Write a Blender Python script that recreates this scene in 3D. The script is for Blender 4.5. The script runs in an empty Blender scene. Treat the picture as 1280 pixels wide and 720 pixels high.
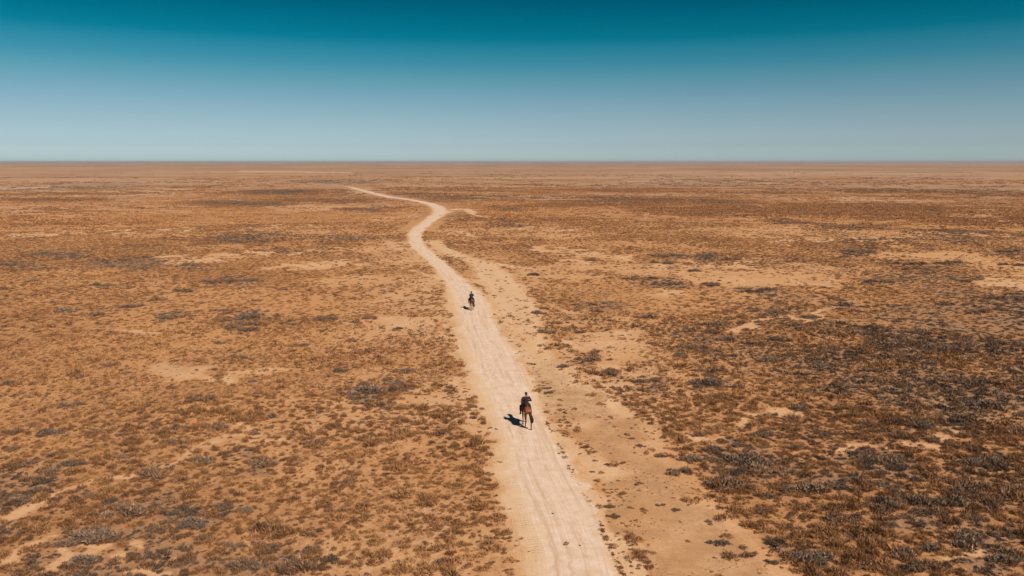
import bpy, bmesh, math, random
import numpy as np
from mathutils import Vector, Matrix

R = math.radians
sc = bpy.context.scene
COL = sc.collection
rs = np.random.RandomState(11)
random.seed(5)

# ------------------------------------------------------------------ camera
F = 950.0; H = 18.0; PITCH = math.atan(158.0/F)
cp, sp_ = math.cos(PITCH), math.sin(PITCH)
def ray(px, py):
    u = (px-640.0)/F; v = (360.0-py)/F
    return u, cp + v*sp_, -sp_ + v*cp
def P(px, py):
    """ground point seen at a place of the 1280x720 photograph"""
    x, y, z = ray(px, py)
    t = H/(-z)
    return x*t, y*t
def project(x, y, z=0.0):
    yy = y; zz = z - H
    f = yy*cp - zz*sp_
    up = yy*sp_ + zz*cp
    f = np.where(f < 0.5, 0.5, f)
    return 640 + F*x/f, 360 - F*up/f

cam = bpy.data.cameras.new('camera'); co = bpy.data.objects.new('camera', cam); COL.objects.link(co)
cam.sensor_width = 36.0; cam.lens = F/1280*36
cam.clip_start = 0.5; cam.clip_end = 80000
co.location = (0, 0, H); co.rotation_euler = (math.pi/2 - PITCH, 0, 0)
sc.camera = co

# ------------------------------------------------------------------ numpy noise
_perm = rs.rand(256, 256).astype(np.float64)
def vnoise(x, y):
    xi = np.floor(x).astype(np.int64); yi = np.floor(y).astype(np.int64)
    fx = x-xi; fy = y-yi
    fx = fx*fx*(3-2*fx); fy = fy*fy*(3-2*fy)
    a = _perm[xi & 255, yi & 255]; b = _perm[(xi+1) & 255, yi & 255]
    c = _perm[xi & 255, (yi+1) & 255]; d = _perm[(xi+1) & 255, (yi+1) & 255]
    return (a*(1-fx)+b*fx)*(1-fy) + (c*(1-fx)+d*fx)*fy
def fbm(x, y, scale, octv=4, seed=0.0):
    s = 0; a = 1; tot = 0; fx = x/scale + seed*17.3; fy = y/scale + seed*9.7
    for i in range(octv):
        s = s + a*vnoise(fx, fy); tot += a
        fx, fy = (fx*0.8+fy*0.6)*2.03 + 5.2, (fy*0.8-fx*0.6)*2.03 + 1.3; a *= 0.5
    return s/tot
def sst(a, b, x):
    t = np.clip((x-a)/(b-a), 0, 1); return t*t*(3-2*t)

# ------------------------------------------------------------------ layout
TRACK_LR = [(788,668,790),(697,661,765),(677,656,756),(658,649,750),(638,642,742),(619,635,731),(599,628,719),(580,623,709),(557,622,698),(538,619,688),
    (518,610,678),(499,600,672),(480,588,665),(460,582,657),(440,576,647),(420,571,629),(400,567,618),(380,563,610),(370,562,602),
    (360,560,592),(352,555,582),(343,548,572),(335,542,562),(327,535,553),(318,526,543),(310,516,534),(303,511,528),(293,511,526),
    (286,515,532),(280,524,539),(274,531,547),(267,540,558)]
TRACK_FAR = [(549,261,2.5),(540,255.8,2.3),(524,252,2.3),(506,248.8,2.2),(491,247.0,2.2),(477,244.2,2.2),(463,240.6,2.2),(449,237,2.0),(439,234.4,1.6),(431,233.2,.6)]
ctr = []
for (yy, l, r) in TRACK_LR:
    l -= 5*max(0, (yy-470)/250); r += 9*max(0, (yy-470)/250)
    a = np.array(P(l, yy)); b = np.array(P(r, yy)); ctr.append([*(0.5*(a+b)), b[0]-a[0]])
first = ctr[0]
for (xx, yy, hw) in TRACK_FAR: ctr.append([*P(xx, yy), -hw])
ctr = np.array(ctr)
# extend under / behind the camera
d0 = ctr[0, :2]-ctr[2, :2]; d0 /= np.linalg.norm(d0)
pre = [[*(ctr[0, :2]+d0*k), ctr[0, 2]] for k in (44, 30, 18, 8)]
ctr = np.vstack([pre, ctr])
tang = np.gradient(ctr[:, :2], axis=0); tang /= np.linalg.norm(tang, axis=1)[:, None]
hw = np.where(ctr[:, 2] > 0, 0.5*ctr[:, 2]*np.abs(tang[:, 1]), -ctr[:, 2])
def catmull(pts, n):
    out = []
    p = np.vstack([2*pts[0]-pts[1], pts, 2*pts[-1]-pts[-2]])
    for i in range(1, len(p)-2):
        k = max(2, int(n(p[i], p[i+1])))
        for t in np.linspace(0, 1, k, endpoint=False):
            a, b, c, d = p[i-1], p[i], p[i+1], p[i+2]
            out.append(0.5*((2*b)+(c-a)*t+(2*a-5*b+4*c-d)*t*t+(3*b-a-3*c+d)*t**3))
    out.append(pts[-1]); return np.array(out)
def spacing(a, b):
    return np.linalg.norm(a[:2]-b[:2])/max(0.35, 0.012*np.linalg.norm(a[:2]))
TR = catmull(np.column_stack([ctr[:, :2], hw]), spacing)
for k in range(3): TR[1:-1, 2] = (TR[:-2, 2]+TR[1:-1, 2]*2+TR[2:, 2])/4

SIDE = [(597,328,1.0),(608,334,1.6),(617,345,2.0),(628,357,2.0),(640,372,2.0),(652,390,2.2),(654,407,1.9),(655,425,1.6),(663,440,1.5),(676,455,1.5),(690,470,1.6),
        (712,490,2.0),(735,510,2.2),(757,535,2.3),(778,560,2.4),(802,590,2.4),(830,620,2.4),(860,655,2.4),(888,690,2.3),(915,725,2.3),(960,780,2.3)]
SD = catmull(np.array([[*P(a, b), c] for a, b, c in SIDE]), spacing)
ARC = [(542,302,.8),(549,307,.9),(558,313,1.0),(572,320,1.0),(587,325,1.0),(603,328,1.0),(625,331,.9),(660,335,.8)]
ARCW = catmull(np.array([[*P(a, b), c] for a, b, c in ARC]), spacing)
SPUR = catmull(np.array([[*P(a, b), c] for a, b, c in [(556,266,1.2),(566,262.5,1.2),(578,261,1.1),(588,264,1.0),(592,268,.8),(600,271,.6),(615,273,.6)]]), spacing)

def dist_path(x, y, path):
    """signed across-path distance, halfwidth, along index"""
    x = np.asarray(x, float); y = np.asarray(y, float)
    best = np.full(x.shape, 1e9); bi = np.zeros(x.shape, int)
    for i in range(0, len(path)):
        d = (x-path[i, 0])**2+(y-path[i, 1])**2
        m = d < best; best[m] = d[m]; bi[m] = i
    t = np.gradient(path[:, :2], axis=0); t /= np.linalg.norm(t, axis=1)[:, None]
    dx = x-path[bi, 0]; dy = y-path[bi, 1]
    s = dx*t[bi, 1]-dy*t[bi, 0]
    along = np.abs(dx*t[bi, 0]+dy*t[bi, 1])
    s = np.where(along > 3, np.sign(s)*np.sqrt(best), s)
    return s, path[bi, 2], bi

def seg(px, py, a, b, w):
    """soft mask round a segment given in photograph units"""
    ax, ay = a; bx, by = b
    L2 = (bx-ax)**2+(by-ay)**2 + 1e-9
    t = np.clip(((px-ax)*(bx-ax)+(py-ay)*(by-ay))/L2, 0, 1)
    d = np.hypot(px-(ax+t*(bx-ax)), (py-(ay+t*(by-ay)))*1.4)
    return np.clip(1.35-d/w, 0, 1)

# bare wide ground right of the track: px x of right limit against py
BR = [(300,640),(335,660),(360,655),(395,668),(430,690),(450,712),(470,722),(490,745),(505,760),(529,774),(551,790),(573,812),(595,834),(609,852),(623,868),(661,908),(685,940),(712,972),(800,1070)]
BL = [(420,636),(440,655),(460,668),(480,676),(500,690),(520,705),(545,722),(570,735),(600,755),(640,768),(680,785),(705,800),(800,850)]
GRASSLINE = [(516,677),(540,689),(560,700),(585,712),(610,725),(630,737),(650,748),(675,758),(705,772),(790,815)]
bry = np.array([a for a, b in BR]); brx = np.array([b for a, b in BR])
bly = np.array([a for a, b in BL]); blx = np.array([b for a, b in BL])
gly = np.array([a for a, b in GRASSLINE]); glx = np.array([b for a, b in GRASSLINE])

PALE = [((205,466),(262,467),9),((280,479),(355,471),7),((0,652),(110,610),8),((110,610),(240,562),9),((240,562),(290,548),6),((60,720),(130,690),7),
        ((0,700),(60,682),7),((130,712),(200,700),6),((490,400),(560,404),12),((730,430),(800,424),9),((665,312),(710,314),5),((720,316),(790,325),6),
        ((1235,353),(1290,356),10),((5,297),(105,291),2.5),((105,291),(240,286),1.6),((200,326),(440,312),3),((330,336),(450,326),3.5),((150,419),(200,416),5),
        ((300,285),(400,282),1.2),((300,214),(440,216),1.0),((0,236),(60,234),1.3),((960,303),(1140,297),1.5),((1120,290),(1280,296),1.3),
        ((820,335),(940,330),3),((905,352),(1000,356),2.5),((1000,356),(1060,350),2.5),((610,352),(640,360),6),((925,412),(1040,390),4),
        ((560,395),(575,470),5),((575,470),(600,540),7),((600,540),(640,640),9),((640,640),(660,740),9),((700,325),(740,332),5),((820,362),(860,366),3),
        ((1040,552),(1100,560),6),((940,515),(1000,520),5),((880,560),(930,530),4),((1170,700),(1230,690),5),((1140,545),(1190,555),5),((300,560),(340,555),7),
        ((450,275),(520,270),1.4),((400,243),(460,241),1.0),((640,286),(720,290),1.6),((560,288),(600,300),2.5),((480,305),(512,310),3),((500,330),(540,350),3)]
GREYP = [(128,357,17,3),(69,318,40,5),(174,329,60,6),(236,333,22,3),(350,314,30,3),(333,294,55,4),(417,298,34,4),(300,300,60,5),(20,331,26,5),(278,351,32,3),
         (70,250,70,2),(300,255,60,2),(560,270,24,2),(640,281,30,2.5),(640,262,20,2),(350,240,40,2),(60,235,80,1.3),(420,228,60,1.3),(460,262,40,2.2),(430,252,30,1.5),
         (1064,284,44,3),(1192,291,50,3.5),(984,278,24,2),(953,364,28,4),(1074,315,24,4),(1137,331,28,3),(1186,329,26,3),(1262,315,22,4),(1262,374,34,7),
         (820,352,34,5),(841,356,14,4),(837,321,22,3),(882,321,18,3),(1070,300,40,2),(1180,300,60,3),(1130,432,60,7),(1240,433,50,8),(1206,352,24,3),
         (875,414,26,4),(867,434,24,5),(760,463,22,5),(880,480,24,9),(1191,330,30,3),(940,585,60,22),(1222,611,50,20),(1200,484,80,14),(1060,615,70,9),
         (1230,510,50,12),(1100,575,50,10),(500,480,22,8),(460,491,28,9),(310,403,36,9),(190,642,50,14),(330,580,28,7),(350,704,60,14),(870,577,26,6),
         (1040,455,40,6),(1150,640,40,12),(925,555,30,8),(1000,700,40,12),(110,678,40,8),(1240,690,50,20),(740,380,30,4),(1120,445,60,5),(1060,480,50,8),(215,395,30,4),
         (680,412,26,6),(800,475,24,7),(735,450,22,6),(1100,353,26,3),(1054,383,26,3)]
ORANGE = [(380,273,90,7),(300,262,60,4),(720,238,120,3),(180,272,60,5),(420,325,60,10),(330,345,90,8),(740,375,60,16),(200,285,40,3),(1050,262,90,4)]

def fields(x, y, near_only=False):
    px, py = project(x, y)
    front = (y > 8)
    dist = np.hypot(x, y)
    n1 = fbm(x, y, 26, 5, 1); n2 = fbm(x, y, 7, 4, 2); n3 = fbm(x, y, 120, 4, 3); n4 = fbm(x, y*1.0, 420, 4, 4)
    jx = (fbm(x, y, 3.0, 3, 7)-.5); jy = (fbm(x, y, 3.0, 3, 8)-.5)
    # wobble in photograph units so that edges are ragged
    sc_px = F/np.maximum(dist, 20)
    qx = px + jx*sc_px*6; qy = py + jy*sc_px*2.6
    s, hwid, _ = dist_path(x, y, TR)
    tr = 1-sst(0.0, 0.9, np.abs(s)-hwid + (n2-.5)*1.2)
    side = np.zeros_like(x)
    sidepale = np.zeros_like(x)
    for pth, st in ((SD, 1.0), (ARCW, .8), (SPUR, 1.0)):
        s2, h2, _ = dist_path(x, y, pth)
        e = (1-sst(-0.3, 1.3, np.abs(s2)-h2+(n2-.5)*2.4)); side = np.maximum(side, st*e)
        if pth is not SD: sidepale = np.maximum(sidepale, e*.9)
        else: sidepale = np.maximum(sidepale, e*.9*(py < 480))
    lane = sst(0, 10, qx-np.interp(qy, bly, blx))*(1-sst(-14, 12, qx-np.interp(qy, bry, brx)))*sst(440, 475, qy)*front
    lane2 = (qx > np.interp(qy, gly, glx)-4)*(1-sst(-12, 0, qx-np.interp(qy, bly, blx)))*(qy > 455)*front
    mid = (1-sst(8, 16, np.hypot((qx-626), (qy-392)*1.2)))   # junction of track and side path
    bare = np.maximum.reduce([tr, side*front, lane*.93, lane2*.97, mid])
    island = 1-sst(.7, 1.15, np.hypot((qx-643)/19, (qy-418)/17)); bare = bare*(1-.85*island)
    pale = np.zeros_like(x)
    for a, b, w in PALE: pale = np.maximum(pale, seg(qx, qy, a, b, w))
    pale *= front
    # streaks and hollows of natural ground further off, run by large noise
    near = 1-sst(120, 260, dist)
    streak = sst(.56, .70, fbm(x, y, 34, 5, 12))
    farst = sst(.55, .68, fbm(x*.55, y, 150, 5, 13))
    pn = np.where(near > .5, streak*.45, np.maximum(streak*.22, farst*.34))
    g = np.zeros_like(x)
    for cx, cy, ax, ay in GREYP:
        g = np.maximum(g, np.clip(1.5-np.hypot((qx-cx)/ax, (qy-cy)/ay), 0, 1))
    g *= front
    o = np.zeros_like(x)
    for cx, cy, ax, ay in ORANGE:
        o = np.maximum(o, np.clip(1.4-np.hypot((qx-cx)/ax, (qy-cy)/ay), 0, 1))
    right = sst(740, 1120, px)*sst(270, 450, py)*front
    lbot = sst(420, 120, px)*sst(520, 680, py)*front if False else (1-sst(120, 460, px))*sst(500, 700, py)*front
    gn = sst(.52, .66, fbm(x, y, 9, 4, 21)) ; gfar = sst(.54, .66, fbm(x*.6, y, 70, 5, 22))
    grey = np.clip(g + np.where(near > .5, gn*(.25+.55*right+.35*lbot), gfar*.38) + .32*right*sst(.38, .6, n1) + .2*lbot, 0, 1)
    hug = np.clip(1-np.maximum(np.abs(s)-hwid, 0)/20, 0, 1)*near
    hugr = np.exp(-(((px-735)/95)**2+((py-455)/75)**2))
    pn0 = np.maximum(pn, .35*np.clip(sst(.48, .66, fbm(x, y, 5, 4, 15))*(hug+.5*hugr), 0, 1))
    pn = np.maximum(pn, np.clip(sst(.30, .55, fbm(x, y, 11, 4, 14))*(.85*hug**1.2+.75*hugr), 0, 1))
    pale_v = np.clip(np.maximum.reduce([pale, pn0*(1-.6*right)*(1-.7*o)*(1-.9*g), sidepale]), 0, 1)
    pale = np.clip(np.maximum.reduce([pale, pn*(1-.6*right)*(1-.7*o)*(1-.9*g), sidepale, .75*lane2*(.4+n2)]), 0, 1)
    veg = .62 + .7*(n1-.5) + .5*(n2-.5) + .28*right + .22*lbot + .25*o - .85*pale_v + .30*g
    tmid = sst(560, 440, px)
    # open, sandy ground hugging the track on both sides
    open_ = np.clip(1-np.abs(s)/16, 0, 1)*near
    open2 = np.clip(1-np.maximum(np.abs(px-740)-40, 0)/60, 0, 1)*np.clip(1-np.abs(py-470)/60, 0, 1)
    veg = veg - .04*open_ - .07*open2
    veg = np.clip(veg, 0, 1)*(1-bare)
    return dict(px=px, py=py, bare=bare, pale=pale, veg=veg, grey=grey*(1-bare), lbot=lbot, lane1=lane*(1-lane2), orange=np.clip(o+.6*sst(.5, .65, n3)*(1-near), 0, 1), n1=n1, n3=n3, s=s, hw=hwid, dist=dist, right=right, lane=np.maximum(lane, lane2))

def relief(x, y, f=None):
    d = np.hypot(x, y)
    h = (fbm(x, y, 22, 3, 31)-.5)*.6*(1-sst(90, 240, d)) + (fbm(x, y, 3.2, 2, 32)-.5)*.12*(1-sst(70, 120, d))
    s, hwid, _ = dist_path(x, y, TR)
    h = h*sst(0.3, 5, np.abs(s)-hwid)
    s2, h2, _ = dist_path(x, y, SD)
    h = h*sst(0.3, 3, np.abs(s2)-h2)
    return h + (fbm(x, y, 900, 2, 33)-.5)*3.0*sst(1200, 4000, d)

# ------------------------------------------------------------------ material helpers
def newmat(name):
    m = bpy.data.materials.new(name); m.use_nodes = True
    nt = m.node_tree; nt.nodes.clear(); return m, nt
class NB:
    def __init__(s, nt): s.nt = nt
    def n(s, t, **k):
        nd = s.nt.nodes.new(t)
        for a, b in k.items(): setattr(nd, a, b)
        return nd
    def link(s, a, b): s.nt.links.new(a, b)
    def setin(s, sock, v):
        if isinstance(v, bpy.types.NodeSocket): s.link(v, sock)
        elif v is not None:
            try: sock.default_value = v
            except Exception: sock.default_value = (*v, 1)
    def m(s, op, a, b=None, c=None, clamp=False):
        nd = s.n('ShaderNodeMath', operation=op, use_clamp=clamp)
        s.setin(nd.inputs[0], a)
        if b is not None: s.setin(nd.inputs[1], b)
        if c is not None: s.setin(nd.inputs[2], c)
        return nd.outputs[0]
    def mix(s, f, a, b, bt='MIX'):
        nd = s.n('ShaderNodeMix', data_type='RGBA', blend_type=bt)
        s.setin(nd.inputs[0], f)
        for sock, v in ((nd.inputs[6], a), (nd.inputs[7], b)):
            if isinstance(v, bpy.types.NodeSocket): s.link(v, sock)
            else: sock.default_value = (*v, 1) if len(v) == 3 else v
        return nd.outputs[2]
    def ramp(s, f, stops, interp='LINEAR'):
        nd = s.n('ShaderNodeValToRGB'); nd.color_ramp.interpolation = interp
        el = nd.color_ramp.elements
        while len(el) < len(stops): el.new(0.5)
        for e, (p, c) in zip(el, stops):
            e.position = p; e.color = (*c, 1) if len(c) == 3 else c
        s.setin(nd.inputs[0], f); return nd.outputs[0]
    def mapr(s, v, a, b, c=0.0, d=1.0, smooth=True):
        nd = s.n('ShaderNodeMapRange', interpolation_type='SMOOTHSTEP' if smooth else 'LINEAR')
        s.setin(nd.inputs[0], v)
        for i, q in enumerate((a, b, c, d)): nd.inputs[i+1].default_value = q
        return nd.outputs[0]
    def noise(s, vec, scale, detail=4, rough=.55, dist=0.0, out=0):
        nd = s.n('ShaderNodeTexNoise'); s.setin(nd.inputs['Vector'], vec)
        nd.inputs['Scale'].default_value = scale; nd.inputs['Detail'].default_value = detail
        nd.inputs['Roughness'].default_value = rough; nd.inputs['Distortion'].default_value = dist
        return nd.outputs[out]
    def vscale(s, vec, v):
        nd = s.n('ShaderNodeVectorMath', operation='MULTIPLY'); s.setin(nd.inputs[0], vec); nd.inputs[1].default_value = v
        return nd.outputs[0]
    def attr(s, name, typ='GEOMETRY', out='Fac'):
        nd = s.n('ShaderNodeAttribute', attribute_name=name, attribute_type=typ); return nd.outputs[out]
    def out(s, color, rough=.95, bump=None, spec=.12, metallic=0.0):
        bs = s.n('ShaderNodeBsdfPrincipled'); o = s.n('ShaderNodeOutputMaterial')
        s.setin(bs.inputs['Base Color'], color if isinstance(color, bpy.types.NodeSocket) else (*color, 1))
        s.setin(bs.inputs['Roughness'], rough); bs.inputs['Specular IOR Level'].default_value = spec
        bs.inputs['Metallic'].default_value = metallic
        if bump is not None: s.link(bump, bs.inputs['Normal'])
        s.link(bs.outputs[0], o.inputs[0]); return bs
    def bump(s, h, dist, strength=1.0, normal=None):
        nd = s.n('ShaderNodeBump'); s.link(h, nd.inputs['Height']); nd.inputs['Distance'].default_value = dist
        nd.inputs['Strength'].default_value = strength
        if normal is not None: s.link(normal, nd.inputs['Normal'])
        return nd.outputs[0]

SAND_A = (.475, .232, .096)     # orange sand
SAND_B = (.61, .39, .230)     # pale dusty sand
def sand_nodes(b, pos):
    pale = b.attr('pale'); bare = b.attr('bare')
    n = b.noise(pos, .35, 5, .6); n2 = b.noise(pos, 3.0, 5, .65); n3 = b.noise(pos, 22, 3, .6)
    f = b.m('ADD', b.m('MULTIPLY', pale, .55), b.m('MULTIPLY', bare, .34))
    f = b.m('ADD', f, b.m('MULTIPLY', b.m('SUBTRACT', n, .5), .9))
    f = b.m('ADD', f, b.m('MULTIPLY', b.m('SUBTRACT', n2, .5), .9), clamp=True)
    c = b.mix(f, SAND_A, SAND_B)
    lane = b.attr('lane1')
    ln = b.m('MULTIPLY', lane, b.mapr(b.noise(pos, .55, 6, .72), .36, .62, .25, 1))
    c = b.mix(b.m('MULTIPLY', ln, .8), c, (.365, .188, .084))
    lf = b.m('MULTIPLY', lane, b.m('MULTIPLY', b.mapr(b.noise(pos, 2.4, 7, .78), .50, .64), b.mapr(b.noise(pos, .22, 3), .38, .60, .2, 1)))
    c = b.mix(b.m('MULTIPLY', lf, .75), c, (.24, .125, .062))
    # fine grit, litter and small stones
    g = b.mapr(n3, .3, .7, .80, 1.14)
    c = b.mix(1.0, c, b.ramp(g, [(0, (0, 0, 0)), (1, (1, 1, 1))]) if False else b_comb(b, g), 'MULTIPLY')
    return c, n2, n3, f
def b_comb(b, g):
    nd = b.n('ShaderNodeCombineXYZ')
    for i in range(3): b.link(g, nd.inputs[i])
    return nd.outputs[0]

def mat_ground():
    m, nt = newmat('sandy_steppe'); b = NB(nt)
    pos = b.n('ShaderNodeNewGeometry').outputs['Position']
    c, n2, n3, f = sand_nodes(b, pos)
    veg = b.attr('veg'); grey = b.attr('grey'); orange = b.attr('orange'); bare = b.attr('bare'); far = b.attr('far')
    # dry plant litter lying between the tufts
    lit = b.noise(pos, 1.9, 6, .72)
    lm = b.mapr(b.m('ADD', b.m('MULTIPLY', veg, .48), lit), .66, .92)
    lm = b.m('MULTIPLY', lm, b.m('SUBTRACT', 1.0, b.m('MULTIPLY', bare, .45)))
    lm2 = b.m('MULTIPLY', b.mapr(b.noise(pos, 2.7, 6, .75), .52, .66), b.mapr(b.noise(pos, .30, 4), .35, .62, .15, .75))
    lm = b.m('MAXIMUM', lm, lm2)
    lit_col = b.mix(b.mapr(b.noise(pos, 4.5, 4, .7), .35, .65), (.27, .118, .048), (.38, .188, .082))
    lit_col = b.mix(b.m('MULTIPLY', grey, .6), lit_col, (.16, .11, .085))
    c = b.mix(b.m('MULTIPLY', lm, .78), c, lit_col)
    # small dark twigs, droppings and pebbles
    v = b.n('ShaderNodeTexVoronoi', feature='F1'); b.link(pos, v.inputs['Vector']); v.inputs['Scale'].default_value = 2.6
    sel = b.m('GREATER_THAN', b.noise(b.vscale(pos, (1, 1, 0)), 2.2, 3), .56)
    sp = b.m('MULTIPLY', b.mapr(v.outputs['Distance'], .10, .17, 1, 0), sel)
    c = b.mix(b.m('MULTIPLY', sp, .55), c, (.17, .09, .05))
    lw = b.noise(pos, .055, 4, .6)
    c = b.mix(b.m('MULTIPLY', b.mapr(lw, .52, .68), .30), c, (.36, .19, .095))
    # far plains: the plant cover itself seen as patches
    pa = b.noise(b.vscale(pos, (.55, 1, 1)), .045, 7, .68)
    pb = b.noise(b.vscale(pos, (.5, 1, 1)), .010, 7, .66)
    pc = b.noise(b.vscale(pos, (.5, 1, 1)), .0016, 6, .62)
    base = b.mix(b.mapr(pa, .38, .62), (.37, .20, .105), (.43, .265, .155))
    base = b.mix(b.m('MULTIPLY', b.mapr(pb, .44, .62), .7), base, (.265, .122, .055))
    base = b.mix(b.m('MULTIPLY', b.mapr(pa, .50, .66), b.m('MULTIPLY', b.mapr(pb, .42, .6), .38)), base, (.22, .125, .075))
    base = b.mix(b.m('MULTIPLY', b.mapr(pc, .44, .62), .45), base, (.24, .125, .07))
    base = b.mix(b.m('MULTIPLY', b.m('SUBTRACT', 1.0, b.mapr(pc, .36, .46)), .35), base, (.47, .30, .185))
    pd = b.noise(b.vscale(pos, (.35, 1, 1)), .00045, 5, .6)
    base = b.mix(b.m('MULTIPLY', b.mapr(pd, .44, .56), .6), base, (.20, .115, .08))
    base = b.mix(b.m('MULTIPLY', orange, .75), base, (.30, .125, .045))
    base = b.mix(b.m('MULTIPLY', grey, .8), base, b.mix(b.mapr(pa, .4, .6), (.17, .13, .11), (.24, .175, .135)))
    base = b.mix(b.m('MULTIPLY', b.attr('pale'), .9), base, (.52, .34, .215))
    fm = b.m('MULTIPLY', far, b.m('SUBTRACT', 1.0, bare))
    c = b.mix(fm, c, base)
    h = b.m('ADD', b.m('MULTIPLY', b.noise(pos, .9, 4, .6), 1.0), b.m('ADD', b.m('MULTIPLY', n2, .30), b.m('MULTIPLY', n3, .08)))
    b.out(c, .97, b.bump(h, .10, .8), .08)
    return m

def mat_track(main=True):
    m, nt = newmat('packed_pale_dirt' if main else 'trodden_sand'); b = NB(nt)
    pos = b.n('ShaderNodeNewGeometry').outputs['Position']
    c, n2, n3, f = sand_nodes(b, pos)
    lat = b.attr('lat'); lng = b.attr('lng'); acr = b.attr('acr')   # 0..1 across, metres along, metres across
    cv = b.n('ShaderNodeCombineXYZ'); b.link(b.m('MULTIPLY', acr, 2.4), cv.inputs[0]); b.link(b.m('MULTIPLY', lng, .07), cv.inputs[1])
    st = b.noise(cv.outputs[0], 1.0, 5, .62, .25)
    cv2 = b.n('ShaderNodeCombineXYZ'); b.link(b.m('MULTIPLY', acr, 9.0), cv2.inputs[0]); b.link(b.m('MULTIPLY', lng, .22), cv2.inputs[1])
    st2 = b.noise(cv2.outputs[0], 1.0, 4, .6, .2)
    wob = b.m('MULTIPLY', b.m('SUBTRACT', b.noise(pos, .5, 6, .72), .5), .62)
    wob = b.m('ADD', wob, b.m('MULTIPLY', b.m('MULTIPLY', b.m('SUBTRACT', b.noise(pos, .11, 4, .6), .5), .9), b.mapr(lng, 130, 260)))
    l2 = b.m('ADD', lat, wob)
    if not main:
        edge = b.m('MULTIPLY', b.mapr(l2, .10, .40), b.mapr(l2, .60, .90, 1, 0))
        c = b.mix(b.m('MULTIPLY', edge, .15), c, (.46, .27, .145))
        c = b.mix(b.m('MULTIPLY', b.mapr(st, .5, .68), .18), c, (.40, .23, .125))
        h = b.m('ADD', b.m('MULTIPLY', n2, .6), b.m('MULTIPLY', n3, .15))
        b.out(c, .97, b.bump(h, .04, .7), .08); return m
    core = b.m('MULTIPLY', b.mapr(l2, .07, .24), b.mapr(l2, .82, 1.02, 1, 0))
    far = b.mapr(lng, 150, 260)
    core = b.m('MAXIMUM', core, b.m('MULTIPLY', b.m('MULTIPLY', far, .72), b.m('MULTIPLY', b.mapr(l2, .05, .3), b.mapr(l2, .7, .95, 1, 0))))
    pk = b.mix(b.mapr(b.noise(pos, 1.3, 6, .68), .3, .7), (.56, .385, .265), (.66, .495, .385))
    c0 = c
    c = b.mix(b.m('MULTIPLY', core, .92), c, pk)
    # wheel-worn streaks, darker sandy lines and paler polished lines
    c = b.mix(b.m('MULTIPLY', b.m('MULTIPLY', b.mapr(st, .50, .66), core), .62), c, (.47, .30, .185))
    c = b.mix(b.m('MULTIPLY', b.m('MULTIPLY', b.mapr(st2, .52, .70), core), .45), c, (.74, .58, .46))
    for cen, wd in ((.33, .035), (.47, .03), (.66, .04)):
        rr_ = b.mapr(b.m('ABSOLUTE', b.m('SUBTRACT', b.m('ADD', lat, b.m('MULTIPLY', wob, .35)), cen)), 0, wd, 1, 0)
        c = b.mix(b.m('MULTIPLY', rr_, b.m('MULTIPLY', b.mapr(b.noise(pos, .25, 3), .40, .58), .5)), c, (.45, .285, .175))
    # smooth yellowish shoulder on the left with tractor tread bars
    sh = b.m('MULTIPLY', b.mapr(l2, .02, .08), b.mapr(l2, .20, .30, 1, 0))
    c = b.mix(b.m('MULTIPLY', sh, .55), c, (.60, .40, .235))
    crumb = b.noise(pos, 7.0, 5, .75)
    c = b.mix(b.m('MULTIPLY', b.m('MULTIPLY', b.mapr(crumb, .56, .70), b.mapr(b.noise(pos, .5, 3), .42, .62)), .40), c, (.42, .255, .155))
    c = b.mix(b.m('MULTIPLY', b.mapr(crumb, .40, .28), .25), c, (.78, .64, .53))
    ph = b.m('MODULO', b.m('ADD', b.m('MULTIPLY', lng, 4.6), b.m('MULTIPLY', b.m('ABSOLUTE', b.m('SUBTRACT', lat, .15)), 3.0)), 1.0)
    bars = b.m('MULTIPLY', b.mapr(b.m('ABSOLUTE', b.m('SUBTRACT', ph, .5)), .12, .26, 1, 0), b.m('MULTIPLY', b.mapr(lat, .075, .095), b.mapr(lat, .20, .225, 1, 0)))
    bars = b.m('MULTIPLY', bars, b.mapr(b.noise(pos, 2.6, 4, .7), .38, .62))
    bars = b.m('MULTIPLY', bars, b.m('MULTIPLY', b.mapr(b.noise(pos, .6, 3), .40, .56), b.mapr(lng, 95, 120, 1, 0)))
    c = b.mix(b.m('MULTIPLY', bars, .30), c, (.42, .255, .14))
    h = b.m('ADD', b.m('MULTIPLY', st, .9), b.m('ADD', b.m('MULTIPLY', st2, .3), b.m('ADD', b.m('MULTIPLY', n3, .10), b.m('MULTIPLY', crumb, .5))))
    h = b.m('SUBTRACT', h, b.m('MULTIPLY', bars, .5))
    b.out(c, .96, b.bump(h, .05, .8), .08)
    return m

def mat_plant(name, inst=True):
    m, nt = newmat(name); b = NB(nt)
    if inst:
        tint = b.attr('tint', 'INSTANCER'); bri = b.attr('bri', 'INSTANCER')
    else:
        oi = b.n('ShaderNodeObjectInfo'); sx = b.n('ShaderNodeSeparateColor'); b.link(oi.outputs['Color'], sx.inputs[0])
        tint, bri = sx.outputs[0], b.m('ADD', .5, sx.outputs[1])
    rnd = b.n('ShaderNodeNewGeometry').outputs['Random Per Island']
    t = b.m('ADD', tint, b.m('MULTIPLY', b.m('SUBTRACT', rnd, .5), .30), clamp=True)
    c = b.ramp(t, [(0, (.46, .235, .095)), (.25, (.335, .150, .058)), (.45, (.225, .105, .050)), (.62, (.185, .108, .066)), (.8, (.152, .108, .080)), (1, (.078, .057, .044))])
    c = b.mix(b.m('MULTIPLY', b.m('GREATER_THAN', b.m('FRACT', b.m('MULTIPLY', rnd, 37.0)), .80), .55), c, (.33, .19, .10))
    c = b.mix(1.0, c, b_comb(b, b.m('MULTIPLY', bri, b.m('ADD', .55, b.m('MULTIPLY', rnd, .90)))), 'MULTIPLY')
    b.out(c, .9, None, .1)
    return m

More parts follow.
